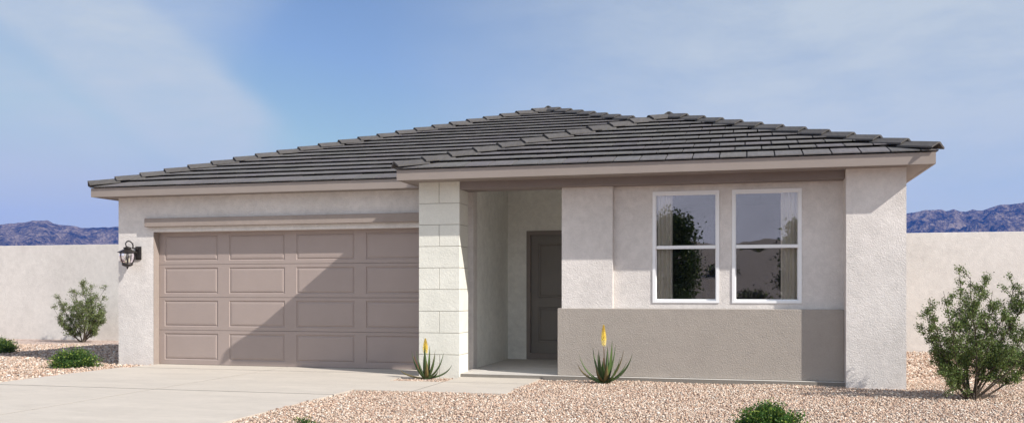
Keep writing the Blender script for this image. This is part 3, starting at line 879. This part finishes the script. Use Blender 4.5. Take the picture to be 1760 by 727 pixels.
# smaller one against the boundary wall at the left
b = G(142, 585.5); d0 = CZ * F_PX / (585.5 - HOR)
open_bush('creosote_bush', b, tipsat(b, d0, [(120, 492, 0), (142, 489, .2), (155, 496, -.2), (182, 495, 0), (178, 510, .3), (98, 512, 0), (94, 530, -.3), (105, 548, .2), (168, 540, -.2), (182, 530, .2),
    (130, 505, -.4), (158, 515, .4), (118, 530, .4), (140, 520, -.5), (165, 560, .1), (118, 562, -.2), (175, 548, 0)]),
    'grey green open shrub before the boundary wall left of the garage', 'shrub', leaf=.030, per=20, twigs=10, col=(.135, .170, .055), spread=.15, stem_r=.014, seed=5, dense=1.2)

def mound(name, base, rx, ry, h, label, n=8500, leaf=.020, col=(.048, .105, .020), seed=1, group='low round groundcover shrubs in the gravel'):
    rng = np.random.default_rng(seed); rnd = random.Random(seed)
    T = thing(name, base, label, 'shrub', group)
    st = MB()
    C = []
    nb = 90
    for k in range(nb):
        a = rnd.uniform(0, 2 * math.pi); e = math.asin(rnd.random() ** .8)
        q = Vector((math.cos(a) * math.cos(e) * rx, math.sin(a) * math.cos(e) * ry, math.sin(e) * h)) * rnd.uniform(.75, 1.12)
        q.z = max(q.z, .02)
        st.cc = (.09, .075, .04); st.tube([base + Vector((q.x * .15, q.y * .15, -.02)), base + q * .5 + Vector((0, 0, .02)), base + q], [.004, .003, .0015], 4, cap=False)
        m = n // nb
        cen = np.array(base + q)[None]; tt = rng.random((m, 1)) ** .6
        st0 = np.array(base)[None] + np.array(q)[None] * .35
        C.append(st0 + (cen - st0) * tt + rng.normal(size=(m, 3)) * np.array([[.045, .045, .03]]) * (rx / .36))
    C = np.concatenate(C); C[:, 2] = np.maximum(C[:, 2], .004)
    rel = (C - np.array(base)[None]) / np.array([[rx, ry, h]])
    D = rel + rng.normal(size=C.shape) * .7 + np.array([[0, 0, .5]])
    rr = np.linalg.norm(rel, axis=1)
    cols = green(len(C), col, .28)
    tipm = (rr > .82) & (rng.random(len(C)) < .22); cols[tipm] = np.array((.22, .29, .05)) * (1 + rng.normal(size=(tipm.sum(), 1)) * .25)
    cols = cols.clip(.004, 1)
    Ln = leaf * rng.uniform(.6, 1.4, len(C)); V, cc = leaf_quads(C, D, Ln, Ln * .85, cols)
    st.build('stems', M_STEM, T); np_mesh('foliage', V, 4, cc, M_LEAF, T)
mound('groundcover_shrub', G(129, 630), .37, .34, .27, 'low round green shrub beside the left edge of the driveway', seed=11)
mound('groundcover_shrub', G(-2, 606), .33, .33, .27, 'low dark green shrub cut by the left edge of the photo', seed=12, col=(.04, .085, .018))
mound('groundcover_shrub', G(1321, 741), .285, .27, .235, 'low bright green shrub at the bottom edge below the windows', seed=13, n=11000, leaf=.017, col=(.052, .118, .020))
mound('groundcover_shrub', G(518, 752), .16, .16, .155, 'small green shrub tip at the bottom edge beside the driveway', seed=14, n=2600, leaf=.014)
mound('groundcover_shrub', G(1738, 629), .42, .36, .30, 'low green shrub behind the large open shrub at the right', seed=15, n=9000)

def aloe(base, leaves, stalk, stub, label, seed=1):
    rnd = random.Random(seed)
    T = thing('aloe_plant', base, label, 'aloe', 'flowering aloes at the front of the house')
    lf = MB()
    for (dx, dy, h, wd, bend) in leaves:
        g_ = rnd.uniform(.8, 1.2)
        c = (.082 * g_, .128 * g_, .040 * g_) if rnd.random() > .15 else (.19 * g_, .15 * g_, .06 * g_)
        lf.cc = c
        tip = base + Vector((dx, dy, h)); out = Vector((dx, dy, 0)); 
        ctrl = base + Vector((dx * (.70 + bend), dy * (.70 + bend), h * (.34 - bend)))
        ctrl.z = max(ctrl.z, .03)
        side = Vector((-dy, dx, 0)); side = side.normalized() if side.length > 1e-4 else Vector((1, 0, 0))
        n = 10; vs = []
        for k in range(n + 1):
            t = k / n
            p = base * (1 - t) ** 2 + ctrl * 2 * t * (1 - t) + tip * t * t
            tan = ((ctrl - base) * (1 - t) + (tip - ctrl) * t).normalized()
            nn = side.cross(tan).normalized()
            ww = wd * 1.75 * (1 - t ** 2.0) * (.80 + .5 * t * (1 - t) * 2) + .001; th = ww * .45
            vs += [p + side * ww + nn * ww * .35, p + nn * (-th * .1), p - side * ww + nn * ww * .35, p - nn * th]
        fs = []
        for k in range(n):
            for q in range(4): fs.append((k * 4 + q, k * 4 + (q + 1) % 4, (k + 1) * 4 + (q + 1) % 4, (k + 1) * 4 + q))
        fs += [(0, 1, 2, 3), (n * 4 + 3, n * 4 + 2, n * 4 + 1, n * 4)]
        lf.add(vs, fs, True)
    lf.build('leaves', M_ALOE, T)
    sx, sy, h0, h1 = stalk
    s = MB(); s.cc = (.30, .19, .09)
    top = base + Vector((sx, sy, h1))
    s.tube([base + Vector((0, 0, .02)), base + Vector((sx * .5, sy * .5, h0 * .55)), base + Vector((sx, sy, h0)), top], [.008, .0065, .005, .002], 6)
    if stub:
        s.cc = (.42, .19, .09); s.tube([base + Vector((stub[0] * .3, -.02, .02)), base + Vector((stub[0], -.03, stub[1]))], [.008, .006], 6)
    s.build('flower_stalk', M_ALOE, T)
    f = MB()
    H_ = h1 - h0
    for k in range(110):
        t = k / 110; z = h0 + H_ * (t * .96); a = k * 2.4
        r = .040 * math.sin(math.pi * min(1, .12 + t * .88)) ** .8 * (1 - .45 * t) + .004
        y_ = rnd.uniform(.8, 1.1); f.cc = (.92 * y_, .74 * y_ * (1 - .08 * t), .13) if t > .25 else (.9 * y_, .74 * y_, .28)
        p = base + Vector((sx, sy, z)); dr = Vector((math.cos(a), math.sin(a), 0))
        sgn = -1 + 2.1 * t
        f.tube([p, p + dr * r * .7 + Vector((0, 0, .006 * sgn)), p + dr * r + Vector((0, 0, .026 * sgn))], [.0035, .0056, .003], 4)
    f.build('flower', M_ALOE, T)
aloe(G(1040, 658), [(-.33, -.05, .37, .019, .10), (-.38, .10, .24, .016, .12), (-.20, -.10, .10, .017, .1), (-.17, .06, .46, .018, .05), (-.07, -.10, .44, .021, .02), (-.02, -.08, .30, .022, 0),
    (.02, .09, .47, .020, 0), (.10, -.06, .56, .025, .03), (.13, .05, .50, .016, .02), (.20, -.05, .34, .015, .06), (.24, .02, .44, .020, .08), (.36, -.04, .40, .021, .10), (.15, -.14, .20, .016, .05), (-.12, .14, .36, .018, .03), (-.10, -.15, .24, .019, .04), (.05, -.16, .26, .02, .02), (.26,.12,.26,.016,.05)],
    (-.015, -.02, .50, .74), (-.015, .33), 'larger aloe with a tall yellow flower spike in front of the brown wainscot wall', seed=2)
aloe(G(733, 650.5), [(-.36, -.06, .13, .016, .16), (-.22, .02, .38, .014, .08), (-.13, -.05, .40, .017, .03), (-.06, .05, .30, .016, 0), (.0, -.07, .48, .018, .01), (.06, -.04, .45, .016, .02), (.11, .05, .40, .014, .02),
    (.14, -.05, .34, .015, .03), (.25, -.02, .36, .017, .08), (.37, -.03, .20, .017, .12), (.20, -.10, .12, .015, .1), (-.10, -.13, .22, .016, .04), (.05, -.13, .26, .016, .02), (-.16, .10, .28, .014, .04)],
    (-.015, .0, .36, .53), (-.17, .30), 'smaller aloe with a yellow flower at the foot of the block pier by the garage', seed=4)

# tree and scrub standing behind the camera: seen mirrored in the window glass
def leafy_tree(base, height, width, label, seed, name='leafy_tree', col=(.055, .10, .022), n=16000, leaf=.10, z_low=.15):
    rng = np.random.default_rng(seed); rnd = random.Random(seed)
    T = thing(name, base, label, 'tree')
    tr = MB(); tr.cc = (.09, .07, .05)
    tr.tube([base + Vector((0, 0, -.1)), base + Vector((.05, .02, height * .3)), base + Vector((-.03, .04, height * .8))], [.09, .07, .025], 8)
    C = []
    for k in range(26):
        z = z_low * height + (height * .95 - z_low * height) * (k / 25); a = k * 2.4 + rnd.uniform(-.4, .4)
        r = width * (.35 + .65 * math.sin(math.pi * min(1, (z / height) ** .8))) * rnd.uniform(.45, 1.0)
        e = base + Vector((math.cos(a) * r, math.sin(a) * r, z))
        tr.tube([base + Vector((0, 0, z * .6)), base + Vector((math.cos(a) * r * .5, math.sin(a) * r * .5, z * .85)), e], [.03, .018, .006], 5)
        m = n // 26
        C.append(np.array(e)[None] + rng.normal(size=(m, 3)) * np.array([[.26, .26, .20]]) * width)
    C = np.concatenate(C); C[:, 2] = np.maximum(C[:, 2], .05)
    tr.build('trunk', M_STEM, T)
    D = rng.normal(size=C.shape); Ln = leaf * rng.uniform(.6, 1.3, len(C))
    V, cc = leaf_quads(C, D, Ln, Ln * .6, green(len(C), col, .3, (.14, .2, .04), .15)); np_mesh('foliage', V, 4, cc, M_LEAF, T)
leafy_tree(Vector((-2.35, -6.0, 0)), 3.7, .85, 'leafy green tree mirrored in the glass of the left window', 21)
leafy_tree(Vector((1.85, -6.5, 0)), 3.4, .75, 'slim green tree mirrored at the curtain edge of the right window', 22)
def slope():
    xs = np.linspace(-500, 500, 90); ys = np.linspace(-24, -420, 60); V = []
    for x in xs:
        for y in ys:
            d = 24 - y; k = min(1, max(0, (-y - 30) / 60)); k = k * k * (3 - 2 * k)
            z = -.05 + k * (.043 * d + 1.2 + mnoise.fractal(Vector((x, y, 0)) / 60, .8, 2.1, 4) * (1 + 3 * (d / 400)))
            if y < -330: z = min(z, 19 - (-330 - y) * .1)
            V.append((x, y, z))
    mb = MB(); nn = len(ys); mb.add(V, [(i * nn + j, i * nn + j + 1, (i + 1) * nn + j + 1, (i + 1) * nn + j) for i in range(89) for j in range(nn - 1)], True)
    tag(mb.build('terrain', concrete('desert_soil', (.27, .245, .205))), kind='structure')
slope()
def slope_z(x, y):
    d = 24 - y; k = min(1, max(0, (-y - 30) / 60)); k = k * k * (3 - 2 * k)
    return -.05 + k * (.043 * d + 1.2 + mnoise.fractal(Vector((x, y, 0)) / 60, .8, 2.1, 4) * (1 + 3 * (d / 400)))
rr = random.Random(5)
for k in range(34):
    y = rr.uniform(-150, -40) if k > 8 else rr.uniform(-45, -26)
    x = rr.uniform(-.24, .16) * (24 - y) + 2
    s_ = rr.uniform(1.0, 1.9) * (1 + max(0, -y - 40) / 90)
    mound('desert_scrub', Vector((x, y, slope_z(x, y))), s_, s_, s_ * rr.uniform(.6, 1.0), 'dusty desert scrub bush on the open ground mirrored faintly in the windows', n=900, leaf=.13 * s_ * .8, col=(.075, .085, .045), seed=50 + k, group='desert scrub across from the house')

# ------------------------------------------------------------------ gravel
def gravel():
    rng = np.random.default_rng(3)
    keep = []; rads = []
    def inside(P, a, b, c, d): return (P[:, 0] > a) & (P[:, 0] < b) & (P[:, 1] > c) & (P[:, 1] < d)
    def sample(n, pmin, pmax, dmin, dmax, rmin, rmax):
        d = np.sqrt(rng.uniform(dmin ** 2, dmax ** 2, n)); t = (rng.uniform(pmin, pmax, n) - 880) / F_PX; u = t * d
        x = math.cos(YAW) * u - math.sin(YAW) * d; y = math.sin(YAW) * u + math.cos(YAW) * d
        P = np.stack([x, y], 1)
        e = .018 * np.sin(x * 23) * np.sin(y * 19) + .012 * np.sin(x * 51 + y * 37) + rng.normal(size=n) * .008
        ok = np.ones(n, bool)
        wl = -9.43 + np.clip((y - 12.1) / 1.0, 0, 1) * .20
        ok &= ~((x > wl + .02 + e) & (x < -4.60 - e) & (y < 13.2))                      # driveway
        ok &= ~((x > -4.7) & (x < -2.70 - .02 + e) & (y > 10.33 + .01 + e) & (y < 11.48 + e))
        isl = (y - 11.47) > .20 - (x + 4.62) * .5
        ok &= ~((x > -4.62) & (x < -3.86) & (y >= 11.48 + e) & (y < 12.2) & ((x < -4.45) & (y > 11.95)))
        ok &= ~((x > -3.86 + e) & (x < -2.70 + e - np.clip((y-11.6)*.35,0,.3)) & (y >= 11.4) & (y < 12.3))
        ok &= ~inside(P, -4.62, -4.44, 12.1, 13.2)
        ok &= ~inside(P, -9.89, 1.87, 12.98, 26.0)
        ok &= ~inside(P, -4.42, -3.85, 12.17, 12.57)
        ok &= ~inside(P, -4.0, 1.18, 12.21, 13.2)
        ok &= ~inside(P, 1.19, 1.87, 12.08, 13.2)
        ok &= y < 19.57
        keep.append(P[ok]); rads.append(rng.uniform(rmin, rmax, ok.sum()) ** 1.0)
    sample(260000, -160, 1920, 6.9, 12.6, .005, .0112)
    sample(26000, -160, 300, 12.6, 20.6, .010, .018)
    sample(26000, 1400, 1960, 12.0, 20.6, .010, .019)
    P = np.concatenate(keep); r = np.concatenate(rads); n = len(P)
    cube = np.array([(-1, -1, -1), (1, -1, -1), (1, 1, -1), (-1, 1, -1), (-1, -1, 1), (1, -1, 1), (1, 1, 1), (-1, 1, 1)], float) * .72
    V = np.repeat(cube[None], n, 0) + rng.normal(size=(n, 8, 3)) * .26
    V *= (r[:, None, None] * rng.uniform(.7, 1.35, (n, 1, 3)))
    q = rng.normal(size=(n, 4)); q /= np.linalg.norm(q, axis=1, keepdims=True); a, b, c, d = q.T
    Rm = np.stack([1 - 2 * (c * c + d * d), 2 * (b * c - a * d), 2 * (b * d + a * c), 2 * (b * c + a * d), 1 - 2 * (b * b + d * d), 2 * (c * d - a * b), 2 * (b * d - a * c), 2 * (c * d + a * b), 1 - 2 * (b * b + c * c)], 1).reshape(n, 3, 3)
    V = np.einsum('nij,nkj->nki', Rm, V)
    V[:, :, 2] *= .75
    z = -.022 + rng.uniform(0, .022, n) + .008 * np.sin(P[:, 0] * 3.1) * np.sin(P[:, 1] * 2.7)
    V[:, :, 0] += P[:, :1]; V[:, :, 1] += P[:, 1:]; V[:, :, 2] += z[:, None]
    pal = np.array([(.50, .34, .25), (.58, .43, .335), (.64, .52, .42), (.76, .69, .61), (.38, .22, .155), (.22, .135, .10), (.54, .36, .265), (.38, .30, .25), (.66, .46, .33)])
    w = np.array([.2, .19, .15, .09, .12, .06, .1, .05, .04]); ci = rng.choice(len(pal), n, p=w / w.sum())
    pal = pal * .75 + pal.mean(0) * .25
    col = pal[ci] * np.array([[.99, 1.03, 1.03]]) * (1 + rng.normal(size=(n, 1)) * .12)
    faces = np.array([(0, 3, 2, 1), (4, 5, 6, 7), (0, 1, 5, 4), (1, 2, 6, 5), (2, 3, 7, 6), (3, 0, 4, 7)])
    me = bpy.data.meshes.new('gravel'); me.vertices.add(n * 8); me.vertices.foreach_set('co', V.astype(np.float32).ravel())
    idx = (np.arange(n)[:, None, None] * 8 + faces[None]).astype(np.int32).ravel(); nf = n * 6
    me.loops.add(len(idx)); me.loops.foreach_set('vertex_index', idx)
    me.polygons.add(nf); me.polygons.foreach_set('loop_start', np.arange(0, nf * 4, 4, dtype=np.int32)); me.polygons.foreach_set('loop_total', np.full(nf, 4, dtype=np.int32))
    me.update(calc_edges=True)
    at = me.color_attributes.new('tint', 'FLOAT_COLOR', 'POINT')
    at.data.foreach_set('color', np.repeat(np.concatenate([col.clip(.02, .9), np.ones((n, 1))], 1), 8, 0).astype(np.float32).ravel())
    me.materials.append(M_PEBBLE)
    o = bpy.data.objects.new('gravel', me); COL.objects.link(o)
    tag(o, 'pinkish tan crushed landscape gravel covering the yard around the driveway', 'gravel', kind='stuff')
gravel()
